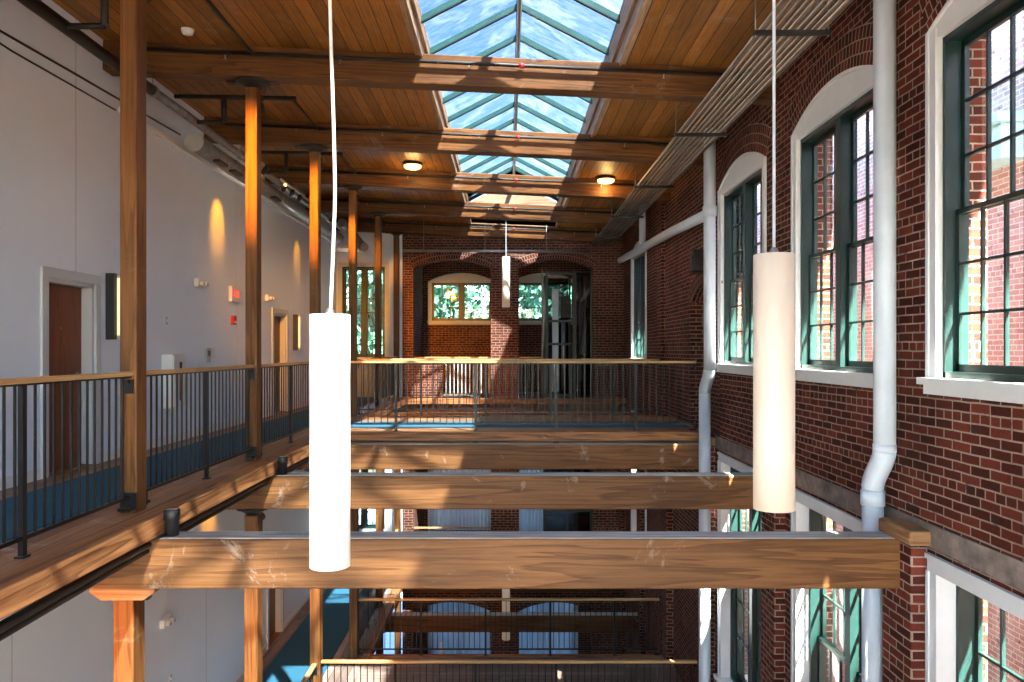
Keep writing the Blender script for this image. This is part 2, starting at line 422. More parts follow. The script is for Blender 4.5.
# ------------------------------------------------------------------ doors
def door(n, x, yc, z0, side=1):
    r = SE('door_%d' % n, (x, yc, z0))
    m = MB()
    for s in (-1, 1): m.box(0, .025, s*.45-(.0 if s > 0 else .10), s*.45+(.10 if s > 0 else 0), 0, 2.0)
    m.box(0, .025, -.55, .55, 2.0, 2.10)
    m.fin('door_casing', DOORT, r, 'z', .004)
    m = MB()
    for s in (-1, 1): m.box(-.2, 0, min(s*.45, s*.40), max(s*.45, s*.40), 0, 2.0)
    m.box(-.2, 0, -.45, .45, 1.955, 2.0); m.fin('door_jamb', DOORT, r, 'z')
    m = MB(); m.box(-.16, -.115, -.40, .40, .01, 1.955); lf = m.fin('door_leaf', DOORW, r, 'z')
    m = MB(); m.lathe([(.03, 0), (.032, .01), (.012, .015), (.012, .05)], (0, 0, 0), 14); m.tube([(0, 0, .05), (.0, -.12, .055)], .011, 8)
    h = m.fin('door_handle', STEEL, lf); h.rotation_euler = (0, PI/2, 0); h.location = (-.115, .30, 1.0)
    m = MB(); m.lathe([(.008, 0), (.008, .006)], seg=10); h = m.fin('peephole', STEEL, lf); h.rotation_euler = (0, PI/2, 0); h.location = (-.115, 0, 1.5)
    m = MB(); m.box(-.2, .0, -.45, .45, 0, .012); m.fin('threshold', EDGE, r, 'y')
door(1, XW, 8.22, F1); door(2, XW, 15.72, F1); door(3, XWL, 15.80, F2)

# ------------------------------------------------------------------ windows
wn = [0]
def window(mp, uc, half, zb, zt, rise, zmeet, rows, units=2, jamb=.05, cas=.11, cols=3, arch_z=None, sashes=2, head_drop=.07):
    """mp(u, a, w): u along the wall, a outwards through it, w up"""
    wn[0] += 1
    r = SE('window_%d' % wn[0]); P = lambda m, u0, u1, a0, a1, w0, w1: m.prism([(u0, w0), (u1, w0), (u1, w1), (u0, w1)], a0, a1, mp)
    il, ir = uc-half+cas, uc+half-cas
    m = MB()                                                   # casing
    top = zt
    top = zt if rise > 0 else zt-cas
    P(m, uc-half, il, -.022, jamb, zb, top); P(m, ir, uc+half, -.022, jamb, zb, top)
    P(m, uc-half-.004, uc-half+.03, -.034, 0, zb, top); P(m, uc+half-.03, uc+half+.004, -.034, 0, zb, top)
    if rise <= 0: P(m, uc-half, uc+half, -.022, jamb, zt-cas, zt); P(m, uc-half-.01, uc+half+.01, -.036, 0, zt-.03, zt+.005)
    m.fin('casing', TRIMW, r, 'z')
    zh = zt-head_drop if rise > 0 else zt-cas
    if rise > 0:                                               # arched head panel
        a = arc(uc, half, zt, rise, 20)
        m = MB()
        for (ua, wa), (ub, wb_) in zip(a, a[1:]): m.prism([(ua, zh), (ub, zh), (ub, wb_), (ua, wa)], -.01, .06, mp)
        m.fin('arch_panel', TRIMW, r)
        ai = arc(uc, half-.045, zt+.005, rise-.04, 20)
        m = MB()
        for (p, q), (p2, q2), (s_, t_), (s2, t2) in zip(a, a[1:], ai, ai[1:]): m.prism([(p, q), (p2, q2), (s2, t2), (s_, t_)], -.032, .0, mp)
        m.fin('arch_moulding', TRIMW, r)
    m = MB(); P(m, uc-half-.03, uc+half+.03, -.085, .05, zb-.05, zb); P(m, uc-half-.01, uc+half+.01, -.045, .0, zb-.12, zb-.05); P(m, uc-half, uc+half, .0, .42, zb-.05, zb-.005)
    m.fin('sill', TRIMW, r, 'y')
    f0, f1 = jamb, jamb+.15
    m = MB(); P(m, il-.005, il+.035, f0-.02, f1, zb, zh); P(m, ir-.035, ir+.005, f0-.02, f1, zb, zh); P(m, il, ir, f0-.02, f1, zh-.04, zh); P(m, il, ir, f0-.02, f1, zb, zb+.045)
    span = (ir-il)/units
    for q in range(1, units): P(m, il+span*q-.055, il+span*q+.055, f0-.01, f1, zb, zh)
    m.fin('window_frame', GREEN, r, 'z')
    for q in range(units):
        a0 = il+span*q + (.035 if q == 0 else .055); a1 = il+span*(q+1) - (.035 if q == units-1 else .055)
        segs = [(zb+.045, zmeet+.02, f0+.055, rows[1], .055, .035), (zmeet-.02, zh-.04, f0+.095, rows[0], .03, .045)] if sashes == 2 else [(zb+.045, zh-.04, f0+.07, rows[0], .04, .04)]
        for (z0, z1, dd, nr, rb, rt) in segs:
            m = MB(); P(m, a0, a0+.04, dd, dd+.035, z0, z1); P(m, a1-.04, a1, dd, dd+.035, z0, z1); P(m, a0, a1, dd, dd+.035, z0, z0+rb); P(m, a0, a1, dd, dd+.035, z1-rt, z1)
            for j in range(1, cols):
                u = a0+.04 + (a1-a0-.08)*j/cols; P(m, u-.01, u+.01, dd+.004, dd+.03, z0, z1)
            for j in range(1, nr):
                w = z0+rb + (z1-z0-rb-rt)*j/nr; P(m, a0, a1, dd+.004, dd+.03, w-.01, w+.01)
            s = m.fin('sash', GREEN, r, 'z')
            m = MB(); P(m, a0+.02, a1-.02, dd+.015, dd+.019, z0+.02, z1-.02); m.fin('pane', GLASS, s)
    return r
for c in UPW: window(mpR, c, HW, -.20, 2.31, .25, .98, (3, 3))
for c in UPW: window(mpR, c, HW, -4.73, -1.49, 0, -3.05, (3, 3), jamb=.14, cas=.12)
for zz in (0, -4.6, -9.2):
    for c in (-1.43, 1.12): window(mpA, c, HW, (.90 if zz == 0 else -1.06)+zz, (2.10 if zz > -9 else 2.40)+zz, .27, 0, (3, 3), sashes=1, head_drop=.03, cols=(3 if zz != -4.6 else 5))
window(mpW, -3.87, .68, -.20, 2.34, 0, 1.0, (3, 3)); window(mpW, -3.87, .68, -4.80, -2.26, 0, -3.6, (3, 3))
window(mpF, -.75, 3.58, -.85, 2.9, .3, 1.2, (3, 3), units=4, cols=2); window(mpF, -.75, 3.58, -5.55, -1.5, 0, -3.4, (3, 3), units=4, cols=2)  # unseen rear windows, added to let in frontal fill light

# ------------------------------------------------------------------ ceiling and skylight
SX0, SX1, SY0, SY1 = -1.0, 1.285, -2.2, 20.60
def ceil_piece(m, x0, x1, y0, y1):
    m.prism([(x0, Hc(x0)), (x1, Hc(x1)), (x1, Hc(x1)+.12), (x0, Hc(x0)+.12)], y0, y1, lambda u, a, w: (u, a, w))
m = MB(); ceil_piece(m, XW-.2, SX0, -4.3, 24.4); ceil_piece(m, SX1, XR+.42, -4.3, 24.4); ceil_piece(m, SX0, SX1, SY1, 24.4); ceil_piece(m, SX0, SX1, -4.3, SY0)
struct(m.fin('ceiling', CEIL, grain='y'))
RX, RZ, EZ = (SX0+SX1)/2, 4.45, 3.86
sk = SE('window_%d' % (wn[0]+1)); wn[0] += 1
m = MB()
m.box(SX0-.05, SX0, SY0, SY1, Hc(SX0)-.02, EZ+.03); m.box(SX1, SX1+.05, SY0, SY1, Hc(SX1)-.02, EZ+.03)
for y in (SY0-.05, SY1): m.prism([(SX0-.05, Hc(SX0)-.02), (SX1+.05, Hc(SX1)-.02), (SX1+.05, EZ+.03), (RX, RZ+.05), (SX0-.05, EZ+.03)], y, y+.05, lambda u, a, w: (u, a, w))
m.fin('curb', CURBW, sk, 'y')
m = MB()
for x, s in ((SX0, 1), (SX1, -1)):
    m.box(min(x, x+s*.03), max(x, x+s*.03), SY0, SY1, Hc(x)-.035, Hc(x)+.045); m.box(min(x, x+s*.035), max(x, x+s*.035), SY0, SY1, Hc(x)+.22, Hc(x)+.27)
m.fin('curb_trim', CURBW, sk, 'y')
m = MB()
for x in (SX0, SX1): m.prism([(x, EZ), (RX, RZ), (RX, RZ+.012), (x, EZ+.012)], SY0, SY1, lambda u, a, w: (u, a, w))
m.fin('pane', SKYG, sk, 'x')
PY0, PY1 = 9.97+BAY*3, 9.97+BAY*10/3
m = MB()
for x in (SX0, SX1): m.prism([(x, EZ+.014), (RX, RZ+.014), (RX, RZ+.03), (x, EZ+.03)], PY0, PY1, lambda u, a, w: (u, a, w))
m.fin('sun_block_panel', STEEL, sk, 'x')  # unseen opaque panel, added to shade the upper part of the end pier
m = MB(); m.box(RX-.035, RX+.035, SY0, SY1, RZ-.13, RZ-.01); m.fin('ridge_beam', GREEN, sk, 'y')
m = MB(); m.tube([(RX, SY0, RZ-.17), (RX, SY1, RZ-.17)], .028, 8); m.fin('ridge_tube', STEEL, sk, 'y')
for j in range(-12, 11):
    y = 9.97 + j*BAY/3
    if not (SY0 < y < SY1-.1): continue
    for x in (SX0, SX1):
        s = 1 if x < RX else -1
        m = MB(); m.prism([(x, EZ-.01), (RX, RZ-.01), (RX, RZ-.08), (x, EZ-.08)], y-.022, y+.022, lambda u, a, w: (u, a, w))
        rf = m.fin('rafter', TEAL, sk, 'x')
        m = MB(); m.prism([(x, EZ-.08), (RX, RZ-.08), (RX, RZ-.095), (x, EZ-.095)], y-.026, y+.026, lambda u, a, w: (u, a, w)); m.fin('rafter_underside', GREEN, rf, 'x')  # darker green strip along the rafter underside

# ------------------------------------------------------------------ floors
def deck(z, xw, mat, name='floor'):
    # walkway along the wall: boards, carpet, wood margin by the wall
    for y0, y1 in ((-4.0, YB),):
        box_struct(name, mat, (xw, -2.66, y0, y1, z-.12, z), 'y')
    box_struct(name, CARPET, (-4.25 if z == F1 else -4.44, -3.33, -4.0, YB-.02, z, z+.010), 'y')
deck(F1, XW, DECK); deck(F2, XWL, GREYDECK)
for z, mat in ((F1, EDGE), (F2, EDGE)):
    # outer edge timber of the walkway, split either side of the bridge
    box_struct('trim_3' if z == F1 else 'trim_4', mat, (-2.86, -2.64, 1.0, 12.0, z-.14, z+.012), 'y', bevel=.012)
    box_struct('trim_5' if z == F1 else 'trim_6', mat, (-2.86, -2.64, 15.02, YB-.02, z-.14, z+.012), 'y', bevel=.012)
# bridges
for z, mat in ((F1, DECK), (F2, GREYDECK)):
    box_struct('floor', mat, (-2.66, XR, 12.10, 14.92, z-.12, z), 'x')
    if z == F1: box_struct('floor', CARPET, (-3.33, XR-.1, 12.80, 13.75, z, z+.010))
    box_struct('trim_7' if z == F1 else 'trim_8', EDGE, (-2.64, XR-.10, 11.98, 12.12, z-.14, z+.012), 'x', bevel=.01)
    box_struct('trim_9' if z == F1 else 'trim_10', EDGE, (-2.64, XR-.10, 14.90, 15.04, z-.14, z+.012), 'x', bevel=.01)
    box_struct('trim_11' if z == F1 else 'trim_12', ROUGH, (-2.64, XR-.10, 12.03, 12.15, z-.215, z-.142), 'x', bevel=.008)
    box_struct('floor', GREYDECK, (-2.66, XR, 20.35, 24.0, z-.13, z), 'x')
    box_struct('trim_13' if z == F1 else 'trim_14', EDGE, (-2.64, XR, 20.27, 20.37, z-.14, z+.012), 'x', bevel=.01)
    box_struct('floor', DECK, (-2.66, XR, -4.0, 1.0, z-.13, z), 'x')
box_struct('floor', GREYDECK, (XWL, XR, -4.0, 24.0, F3-.1, F3), 'x')

# ------------------------------------------------------------------ columns
def column(z0, z1, cap, w=.135, d=.175):
    r = T('timber_column', 'x', 'column')
    h = z1-z0; ch = .10 if cap != 'iron' else .085
    m = MB(); m.box(0, w, 0, d, 0, h-ch); m.fin('shaft', COLW, r, 'z', .012)
    m = MB(); cx, cy = w/2, d/2
    if cap == 'iron':
        m.lathe([(.085, 0), (.10, .02), (.14, .045), (.19, .06), (.20, .085)], (cx, cy, h-ch), 20)
        m.fin('cap', IRON, r)
        m = MB(); m.box(cx-.30, cx+.30, cy-.05, cy+.05, h-.02, h); m.fin('cap_strap', IRON, r, 'x', .004)
    else:
        m.prism([(cx-.16, 0), (cx+.16, 0), (cx+.25, .06), (cx+.25, .10), (cx-.25, .10), (cx-.25, .06)], cy-.12, cy+.12, lambda u, a, w_: (u, a, w_+h-ch))
        m.fin('cap', CAPW, r, 'x', .006)
    return r
protoU = column(F1, 3.11, 'iron'); protoL = column(F2, -1.81, 'iron', .155, .20); protoLw = column(F2, -1.81, 'wood', .155, .20); protoG = column(F3, -6.41, 'iron', .155, .20)
place_u = ['beside the first door', 'beyond the fire cabinet', 'between the red sign and the second door', 'at the head of the bridge', 'beyond the bridge', 'next to the brick end wall']
for k in range(6):
    y = D0+BAY*k
    for pr, z, lab, g in ((protoU, F1, 'tall square timber column of the upper walkway, %s' % place_u[k], 'timber columns along the upper walkway'),
                          (protoLw if k == 0 else protoL, F2, 'square timber column of the lower walkway under the %s cross beam%s' % (ORD[k], ', with wooden cap block' if k == 0 else ''), 'timber columns along the lower walkway'),
                          (protoG, F3, 'square timber column on the ground level under the %s beam from the camera end' % ORD[k], 'timber columns on the ground level')):
        if pr is protoG and k < 2: continue
        if pr is protoLw: protoLw.location = (-3.02, y+.06, z); tag(protoLw, lab, 'column', g); continue
        first = pr.get('label') == 'x'
        loc = (-3.02, (6.06+2.90*k if pr is protoU else y+.07), z)
        if first: pr.location = loc; pr['label'] = lab; pr['group'] = g
        else: dup(pr, loc, lab, g)

# ------------------------------------------------------------------ beams
def cross_beam(x0, x1, h, d, mat, top=True):
    r = T('timber_beam', 'x', 'beam')
    m = MB(); m.box(x0, x1, 0, d, 0, h); m.fin('timber', mat, r, 'x', .014)
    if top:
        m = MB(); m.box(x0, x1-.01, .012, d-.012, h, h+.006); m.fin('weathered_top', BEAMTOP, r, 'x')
    return r
lb = cross_beam(-4.58, XR-.11, .38, .235, BEAM)
gb = None
for k in range(6):
    y = D0+BAY*k
    lab = 'heavy fir cross beam at the upper walkway floor, %s' % ['the thickest looking, spanning the whole view', 'second above it, crossing behind both hanging cylinders', 'under the upper bridge front', 'under the upper bridge rear edge', 'between the upper bridge and the end wall', 'against the brick end wall'][k]
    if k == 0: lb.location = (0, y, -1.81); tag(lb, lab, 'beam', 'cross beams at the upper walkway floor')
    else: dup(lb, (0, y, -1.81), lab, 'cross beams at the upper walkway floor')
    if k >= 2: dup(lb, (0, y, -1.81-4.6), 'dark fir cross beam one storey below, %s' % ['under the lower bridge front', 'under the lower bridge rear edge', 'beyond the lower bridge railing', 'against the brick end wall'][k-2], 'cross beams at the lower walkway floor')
cb = cross_beam(XW-.02, XR-.005, .345, .235, CEILBEAM, False)
for k in range(-2, 6):
    y = D0+BAY*k
    # keep the slope of the roof: pivot at x=0
    if k == -2: o = cb; o.location = (0, y, Hb(0))
    else: o = dup(cb, (0, y, Hb(0)), '')
    o.rotation_euler = (0, math.atan(.045), 0)
    tag(o, ('stained ceiling beam %s' % {-2: 'behind the camera end of the skylight', -1: 'over the camera end of the atrium', 0: 'above the two hanging cylinders', 1: 'with the topmost sunlit strip, crossing under the large skylight bay', 2: 'second down, just before the round ceiling lamps', 3: 'third down, behind the round ceiling lamps', 4: 'fourth down, crossing the small far skylight bay', 5: 'fifth down, against the end wall'}[k]), 'beam', 'ceiling beams under the skylight')
# sprinkler pipe along every ceiling beam
sp = T('sprinkler_pipe', 'x', 'pipe')
m = MB(); m.tube([(XW+.3, -.055, .235), (XR-.35, -.055, .235)], .021, 10); m.fin('pipe', IRON, sp)
for x in (-3.2, -1.9, -.45, 1.75):
    m = MB(); m.tube([(x, -.055, .22), (x, -.055, .17)], .008, 6); m.lathe([(.006, 0), (.02, .004), (.006, .008)], (x, -.055, .162), 8); m.fin('sprinkler_head', STEEL, sp)
m = MB(); m.tube([(RX-.03, -.055, .235), (RX+.03, -.055, .235)], .03, 10); m.fin('coupling', REDP, sp)
for k in range(0, 6):
    y = D0+BAY*k
    lab = 'black sprinkler pipe along the face of the %s ceiling beam from the camera' % ORD[k]
    if k == 0: sp.location = (0, y, Hb(0)); o = sp; sp['label'] = lab; sp['group'] = 'sprinkler pipes on the ceiling beams'
    else: o = dup(sp, (0, y, Hb(0)), lab, 'sprinkler pipes on the ceiling beams')
    o.rotation_euler = (0, math.atan(.045), 0)

# ------------------------------------------------------------------ railings
def railing(L_, posts, label, group, ends=True, plates=()):
    r = T('railing', label, 'railing', group=group)
    m = MB(); m.box(0, L_, -.036, .036, 1.055, 1.09); m.fin('handrail', HANDR, r, 'x', .006)
    m = MB(); m.box(0, L_, -.02, .02, 1.042, 1.055); m.fin('top_rail', BLACK, r)
    m = MB(); m.box(0, L_, -.012, .012, .105, .13); m.fin('bottom_rail', BLACK, r)
    n = int(round(L_/.101))
    m = MB(); m.box(-.0065, .0065, -.0065, .0065, .13, 1.045); b0 = m.fin('baluster', BLACK, r)
    first = True
    for i in range(1, n):
        x = L_*i/n
        if any(abs(x-p) < .04 for p in posts): continue
        if first: b0.location.x = x; first = False; continue
        b = b0.copy(); C.objects.link(b); b.location.x = x; b.parent = r
    for p in posts:
        m = MB(); m.box(p-.02, p+.02, -.016, .016, 0, 1.045); m.box(p-.035, p+.035, -.03, .03, 0, .012); m.fin('post', BLACK, r, 'z')
    for p in plates:
        m = MB(); m.box(p-.045, p+.045, -.068, -.05, -.225, -.03); m.box(p-.018, p+.018, -.055, .0, -.03, .03)
        for a in (-.03, .03):
            for b in (-.2, -.06): m.tube([(p+a, -.068, b), (p+a, -.078, b)], .008, 6)
        m.fin('bracket', BLACK, r)
    if ends:
        for x, s in ((0, 1), (L_, -1)):
            m = MB(); m.box(min(x, x+s*.012), max(x, x+s*.012), -.06, .06, .02, .15); m.box(min(x, x+s*.10), max(x, x+s*.10), -.04, .04, .02, .045)
            m.fin('foot_bracket', BLACK, r)
            m = MB(); m.box(min(x, x+s*.012), max(x, x+s*.012), -.04, .04, .92, 1.03); m.box(min(x+s*.012, x+s*.05), max(x+s*.012, x+s*.05), -.015, .015, 1.0, 1.03); m.fin('top_bracket', BLACK, r)
    return r
RXX = -2.945
def rail_y(y0, y1, z, posts, label, group):
    r = railing(y1-y0, [p-y0 for p in posts], label, group); r.location = (RXX, y0, z+.012); r.rotation_euler = (0, 0, PI/2); return r
GU, GL = 'railings of the upper walkway', 'railings of the lower walkway'
def ce(k, u=True): return 6.06+2.90*k+.175 if u else D0+BAY*k+.275
def cs(k, u=True): return 6.06+2.90*k if u else D0+BAY*k+.07
rail_y(1.05, cs(0), F1, (1.75, 3.24, 4.73), 'black railing with wood handrail in front of the first brown door', GU)
rail_y(ce(0), cs(1), F1, (7.62,), 'black railing with wood handrail in front of the white fire cabinet', GU)
rail_y(ce(1), cs(2), F1, (10.57,), 'black railing with wood handrail in front of the second brown door', GU)
rail_y(ce(3), cs(4), F1, (16.45,), 'upper walkway railing section just beyond the bridge', GU)
rail_y(ce(4), cs(5), F1, (19.4,), 'upper walkway railing section ending at the brick end wall', GU)
rail_y(ce(0, False), cs(1, False), F2, (7.62,), 'lower walkway railing section under the first bay', GL)
rail_y(ce(1, False), cs(2, False), F2, (10.57,), 'lower walkway railing section meeting the lower bridge corner', GL)
rail_y(ce(3, False), cs(4, False), F2, (16.45,), 'lower walkway railing section just beyond the lower bridge', GL)
rail_y(ce(4, False), cs(5, False), F2, (19.4,), 'lower walkway railing section ending at the end wall', GL)
XA = -2.87; LL = 2.90-XA
for y, ps, z, lab, pl in ((12.05, (-1.73, -.50, .74, 1.97), F1, 'upper bridge front railing with two black face brackets', (2.37, 3.61)), (14.97, (-1.67, -.43, .81, 2.04), F1, 'upper bridge rear railing seen just over the front handrail', ()),
                      (11.98, (-1.73, -.50, .74, 1.97), F2, 'lower bridge front railing at the bottom of the view', ()), (14.97, (-1.67, -.43, .81, 2.04), F2, 'lower bridge rear railing crossing before the dark cross beam', ())):
    r = railing(LL, [p-XA for p in ps], lab, 'railings of the two bridges', True, pl); r.location = (XA, y, z+.012)
# guard rails in the arched openings
def guard(x0, x1, z, label, xb=None, bmat=None):
    r = T('guard_rail', label, 'railing', (x0, YB+.18, z), 'guard rails inside the end wall arches')
    w = x1-x0
    m = MB(); m.box(0, w, -.025, .025, 1.05, 1.085); m.fin('handrail', HANDR, r)
    m = MB(); m.box(0, w, -.012, .012, .10, .125); m.box(0, w, -.012, .012, .98, 1.0); m.fin('rails', BLACK, r)
    off = (xb-x0) if xb else 0; w -= off; n = int(w/.105)
    m = MB(); m.box(-.013, .013, -.013, .013, .1, .98); b0 = m.fin('baluster', bmat or STEELB, r); b0.location.x = off+w/n*.5
    for i in range(1, n):
        b = b0.copy(); C.objects.link(b); b.location.x = off+w*(i+.5)/n; b.parent = r
guard(-2.54, -.46, F1, 'pale guard rail in the upper end wall arch with the low brick parapet', -1.72)
guard(.30, .96, F1, 'short guard rail beside the glass lift shaft in the upper arch', None, BLACK)
guard(-2.54, -.46, F2, 'guard rail in the lower end wall arch next to the walkway', None, BLACK)

# ------------------------------------------------------------------ pendants
def pendant(x, y, zt, h, mat, label, cable, wavy=0.0, rad=.10, grp='hanging cylinder lamps'):
    r = T('pendant_lamp', label, 'lamp', (x, y, zt-h), grp)
    m = MB()
    prof = [(rad-.004, .004), (rad, 0), (rad, h), (rad-.004, h-.004), (.02, h-.006)]
    m.lathe([(.01, .006), (rad-.006, .004), (rad, .0), (rad, h*.33), (rad, h*.66), (rad, h), (rad-.006, h+.003), (.01, h+.004)], seg=48)
    m.fin('shade', mat, r, 'z')
    m = MB(); n = 36; pts = []
    for i in range(n+1):
        t = i/n; pts.append((wavy*(math.sin(t*9.0)*.35 + math.sin(t*4.3+1)*.65)*(1-t)*min(1, t*5+.2), 0, h + .003 + (cable-h)*t))
    m.tube(pts, .009 if wavy else .008, 8); m.fin('cable', PIPEW if not wavy else WHITEP, r)
    m = MB(); m.lathe([(.022, 0), (.022, .02), (.01, .035)], (0, 0, h+.003), 12); m.fin('cable_grip', STEEL, r)
    m = MB(); m.lathe([(.05, 0), (.055, .02), (.05, .03)], (0, 0, cable), 16); m.fin('canopy', WHITEP, r)
    return r
pendant(-.89, 3.9, .175, 1.255, SHADE_SUN, 'large white cylinder lamp on a wavy white cable, in front of the upper walkway', 1.08+3.84, .03)
pendant(1.33, 3.9, .475, 1.27, SHADE_WARM, 'large cream glowing cylinder lamp hanging before the brick window wall', .795+3.33, 0)
pendant(-.05, 19.5, 2.33, 1.26, SHADE_WARM, 'small distant cylinder lamp before the brick pier between the two arches', 2.4, 0)
pendant(-.05, 19.5, 2.33-8.3, 1.26, SHADE_WARM, 'small distant cylinder lamp hanging one storey below, behind the dark cross beam', 2.6, 0)

# ------------------------------------------------------------------ pipes on the brick wall
def pipe(name, parts, label, mat=PIPEW, cat='pipe'):
    r = T(name, label, cat, parts[0][1][0])
    o = Vector(parts[0][1][0])
    for nme, pts, rad in parts:
        m = MB(); m.tube([Vector(p)-o for p in pts], rad, 20); m.fin(nme, mat, r, 'z')
    return r
def jog(x, ya, yb, z0, z1, n=10):
    return [(x, ya+(yb-ya)*(3*t*t-2*t**3), z0+(z1-z0)*t) for t in [i/n for i in range(n+1)]]
PX = XR-.125
pipe('downpipe', [('upper_length', [(PX, 6.14, 3.17), (PX, 6.14, -.80)], .083), ('offset_bend', jog(PX, 6.14, 6.34, -.78, -1.12)+[], .086),
     ('lower_length', [(PX-.0, 6.34, -1.12), (PX, 6.34, F3)], .083), ('collar', [(PX, 6.34, -1.14), (PX, 6.34, -1.26)], .093), ('collar', [(PX, 6.14, -.74), (PX, 6.14, -.80)], .088)], 'thick white downpipe with an offset bend beside the big arched windows')
P2 = 2.895
pipe('downpipe', [('upper_length', [(P2, 11.2, 3.17), (P2, 11.2, -.28)], .085), ('offset_bend', jog(P2, 11.2, 11.48, -.28, -.62), .087),
     ('lower_length', [(P2, 11.48, -.62), (P2, 11.48, F3)], .085), ('collar', [(P2, 11.2, 1.92), (P2, 11.2, 2.06)], .10)], 'white downpipe at the end of the bridge railing, with a small offset bend')
pipe('drain_pipe', [('pipe_run', [(PX-.05, 11.31, 1.98), (PX-.05, 14, 2.11), (PX-.05, 16.9, 2.21), (PX-.05, 20.3, 2.33)], .082), ('riser', [(PX-.05, 16.9, 2.2), (PX-.05, 16.9, 3.15)], .075)], 'sloping white drain pipe running high along the brick wall')

# rack of conduits
r = T('conduit_rack', 'long rack of parallel steel conduits hung along the top of the brick wall', 'conduit rack', (2.2, -3.9, 2.8))
for i in range(9):
    m = MB(); x = .03+i*.066; m.tube([(x, 0, .02), (x, 24.7, .02)], .0165 + (.006 if i % 4 == 0 else 0), 8); m.fin('conduit', CONDUIT, r, 'y')
for j, y in enumerate((.5, 3.7, 6.84, 10.08, 13.3, 16.3, 19.3)):
    yy = y+3.9
    m = MB(); m.box(-.05, .63, yy-.02, yy+.02, -.04, 0); hg = m.fin('trapeze_bar', IRON, r)
    m = MB()
    for x in (-.03, .61): m.tube([(x, yy, -.05), (x, yy, Hc(2.2+x)-2.8)], .006, 6)
    m.fin('hanger_rod', STEEL, r, 'z')

# ------------------------------------------------------------------ left ceiling services
o = T('heating_pipe', 'long dark steel pipe hung under the ceiling along the white wall', 'pipe', (-4.18, 1.0, 3.05))
m = MB(); m.tube([(0, 0, 0), (0, 8.2, 0)], .062, 14); m.fin('pipe', IRON, o, 'y')
m = MB(); m.tube([(0, 8.2, 0), (0, 19.6, 0)], .055, 14); m.fin('pipe_jacket', STEEL, o, 'y')
for y in (5.3, 8.15, 11.2, 14.2, 17.2):
    m = MB(); m.tube([(0, y, 0), (0, y+.05, 0)], .07, 14); m.tube([(0, y+.02, .05), (0, y+.02, .44)], .005, 6); m.fin('pipe_clamp', STEEL, o)
o = T('air_duct', 'round silver air duct running along the top of the white wall', 'duct', (-4.36, 10.84, 2.89))
m = MB(); m.tube([(0, 0, 0), (0, 9.3, 0)], .125, 24); m.fin('duct', STEEL, o, 'y')
m = MB(); m.tube([(0, -.012, 0), (0, .0, 0)], .132, 24); m.fin('end_cap', GREYP, o, 'y')
for y in (1.5, 3.9, 6.3): m = MB(); m.tube([(0, y, 0), (0, y+.03, 0)], .132, 24); m.fin('duct_seam', STEEL, o)
for y in (.55, 1.2, 3.3): m = MB(); m.box(.05, .15, y, y+.35, -.14, -.10); m.fin('outlet_slot', DARKP, o)
o = T('flexible_duct', 'crumpled silver flexible duct hanging near the end window', 'duct', (-3.62, 18.5, 2.60))
m = MB(); n = 60; m.tube([(-.33+.5*(i/n)**1.3, .5*math.sin(i/n*2.6), .14+.28*math.cos(i/n*2.8)) for i in range(n+1)], [.10+.008*(i % 2) for i in range(n+1)], 14); m.fin('hose', STEEL, o)
m = MB(); m.lathe([(.30, 0), (.26, .03), (.18, .05), (.08, .12)], (-.2, -.1, -.25), 20); m.fin('diffuser', WHITEP, o)
for nme, pts, rad, lab in (('cable', [(XW+.03, .5, 2.93), (XW+.03, 4, 2.92), (XW+.02, 6.5, 2.86), (XW+.02, 8.5, 2.93), (XW+.06, 10.8, 2.98)], .012, 'dark cable strung along the top of the white wall'),
                           ('cable', [(XW+.02, .5, 2.86), (XW+.02, 5, 2.84), (XW+.02, 7.2, 2.76), (XW+.02, 9.1, 2.80)], .009, 'thin dark cable sagging below the first one on the white wall')):
    m = MB(); m.tube(pts, rad, 8); tag(m.fin(nme, DARKP, None, 'y'), lab, 'cable')
for i, (x, z, rr) in enumerate(((-2.70, -1.47, .028), (-2.755, -1.49, .024), (-2.71, -1.525, .02))):
    m = MB(); m.tube([(x, 1.0, z), (x, 3.2, z-.02), (x-.02, 5.7, z+.0), (x-.03, 8.9, z+.005), (x-.03, 11.9, z)], rr, 8)
    tag(m.fin('cable', IRON, None, 'y'), ['thick dark conduit under the walkway edge timber, outermost of the bundle', 'dark conduit under the walkway edge timber, inner one of the bundle', 'thin dark conduit hanging lowest under the walkway edge timber'][i], 'cable', 'conduits bundled under the walkway edge')
for k, y in enumerate((4.6, 7.25, 10.3, 13.2)):
    o = T('sprinkler_branch', 'black branch pipe with drop under the ceiling of the walkway, %s bay' % ORD[k], 'pipe', (-4.1, y, 3.35), 'sprinkler branch pipes over the walkway')
    m = MB(); m.tube([(-.3, 0, 0), (1.3, 0, -.03)], .03, 10); m.fin('branch', IRON, o)
    m = MB(); m.tube([(.35, 0, 0), (.35, 0, -.34)], .035, 10); m.tube([(.35, 0, -.34), (.0, 0, -.34)], .03, 8); m.fin('drop', IRON, o)
    for hx in (-.2, .9): m = MB(); m.tube([(hx, 0, 0), (hx, 0, Hc(-4.1+hx)-3.36)], .006, 6); m.fin('hanger', STEEL, o)
    m = MB(); m.tube([(1.25, 0, -.03), (1.25, (1.2, 1.5, 1.4, 1.45)[k], -.04)], .018, 8); m.fin('feed', IRON, o)
m = MB(); m.box(XW, XW+.10, 5.55, 5.85, 2.9, 3.2); tag(m.fin('junction_box', IRON, None, bevel=.005), 'small dark junction box high on the white wall near the cables', 'junction box')

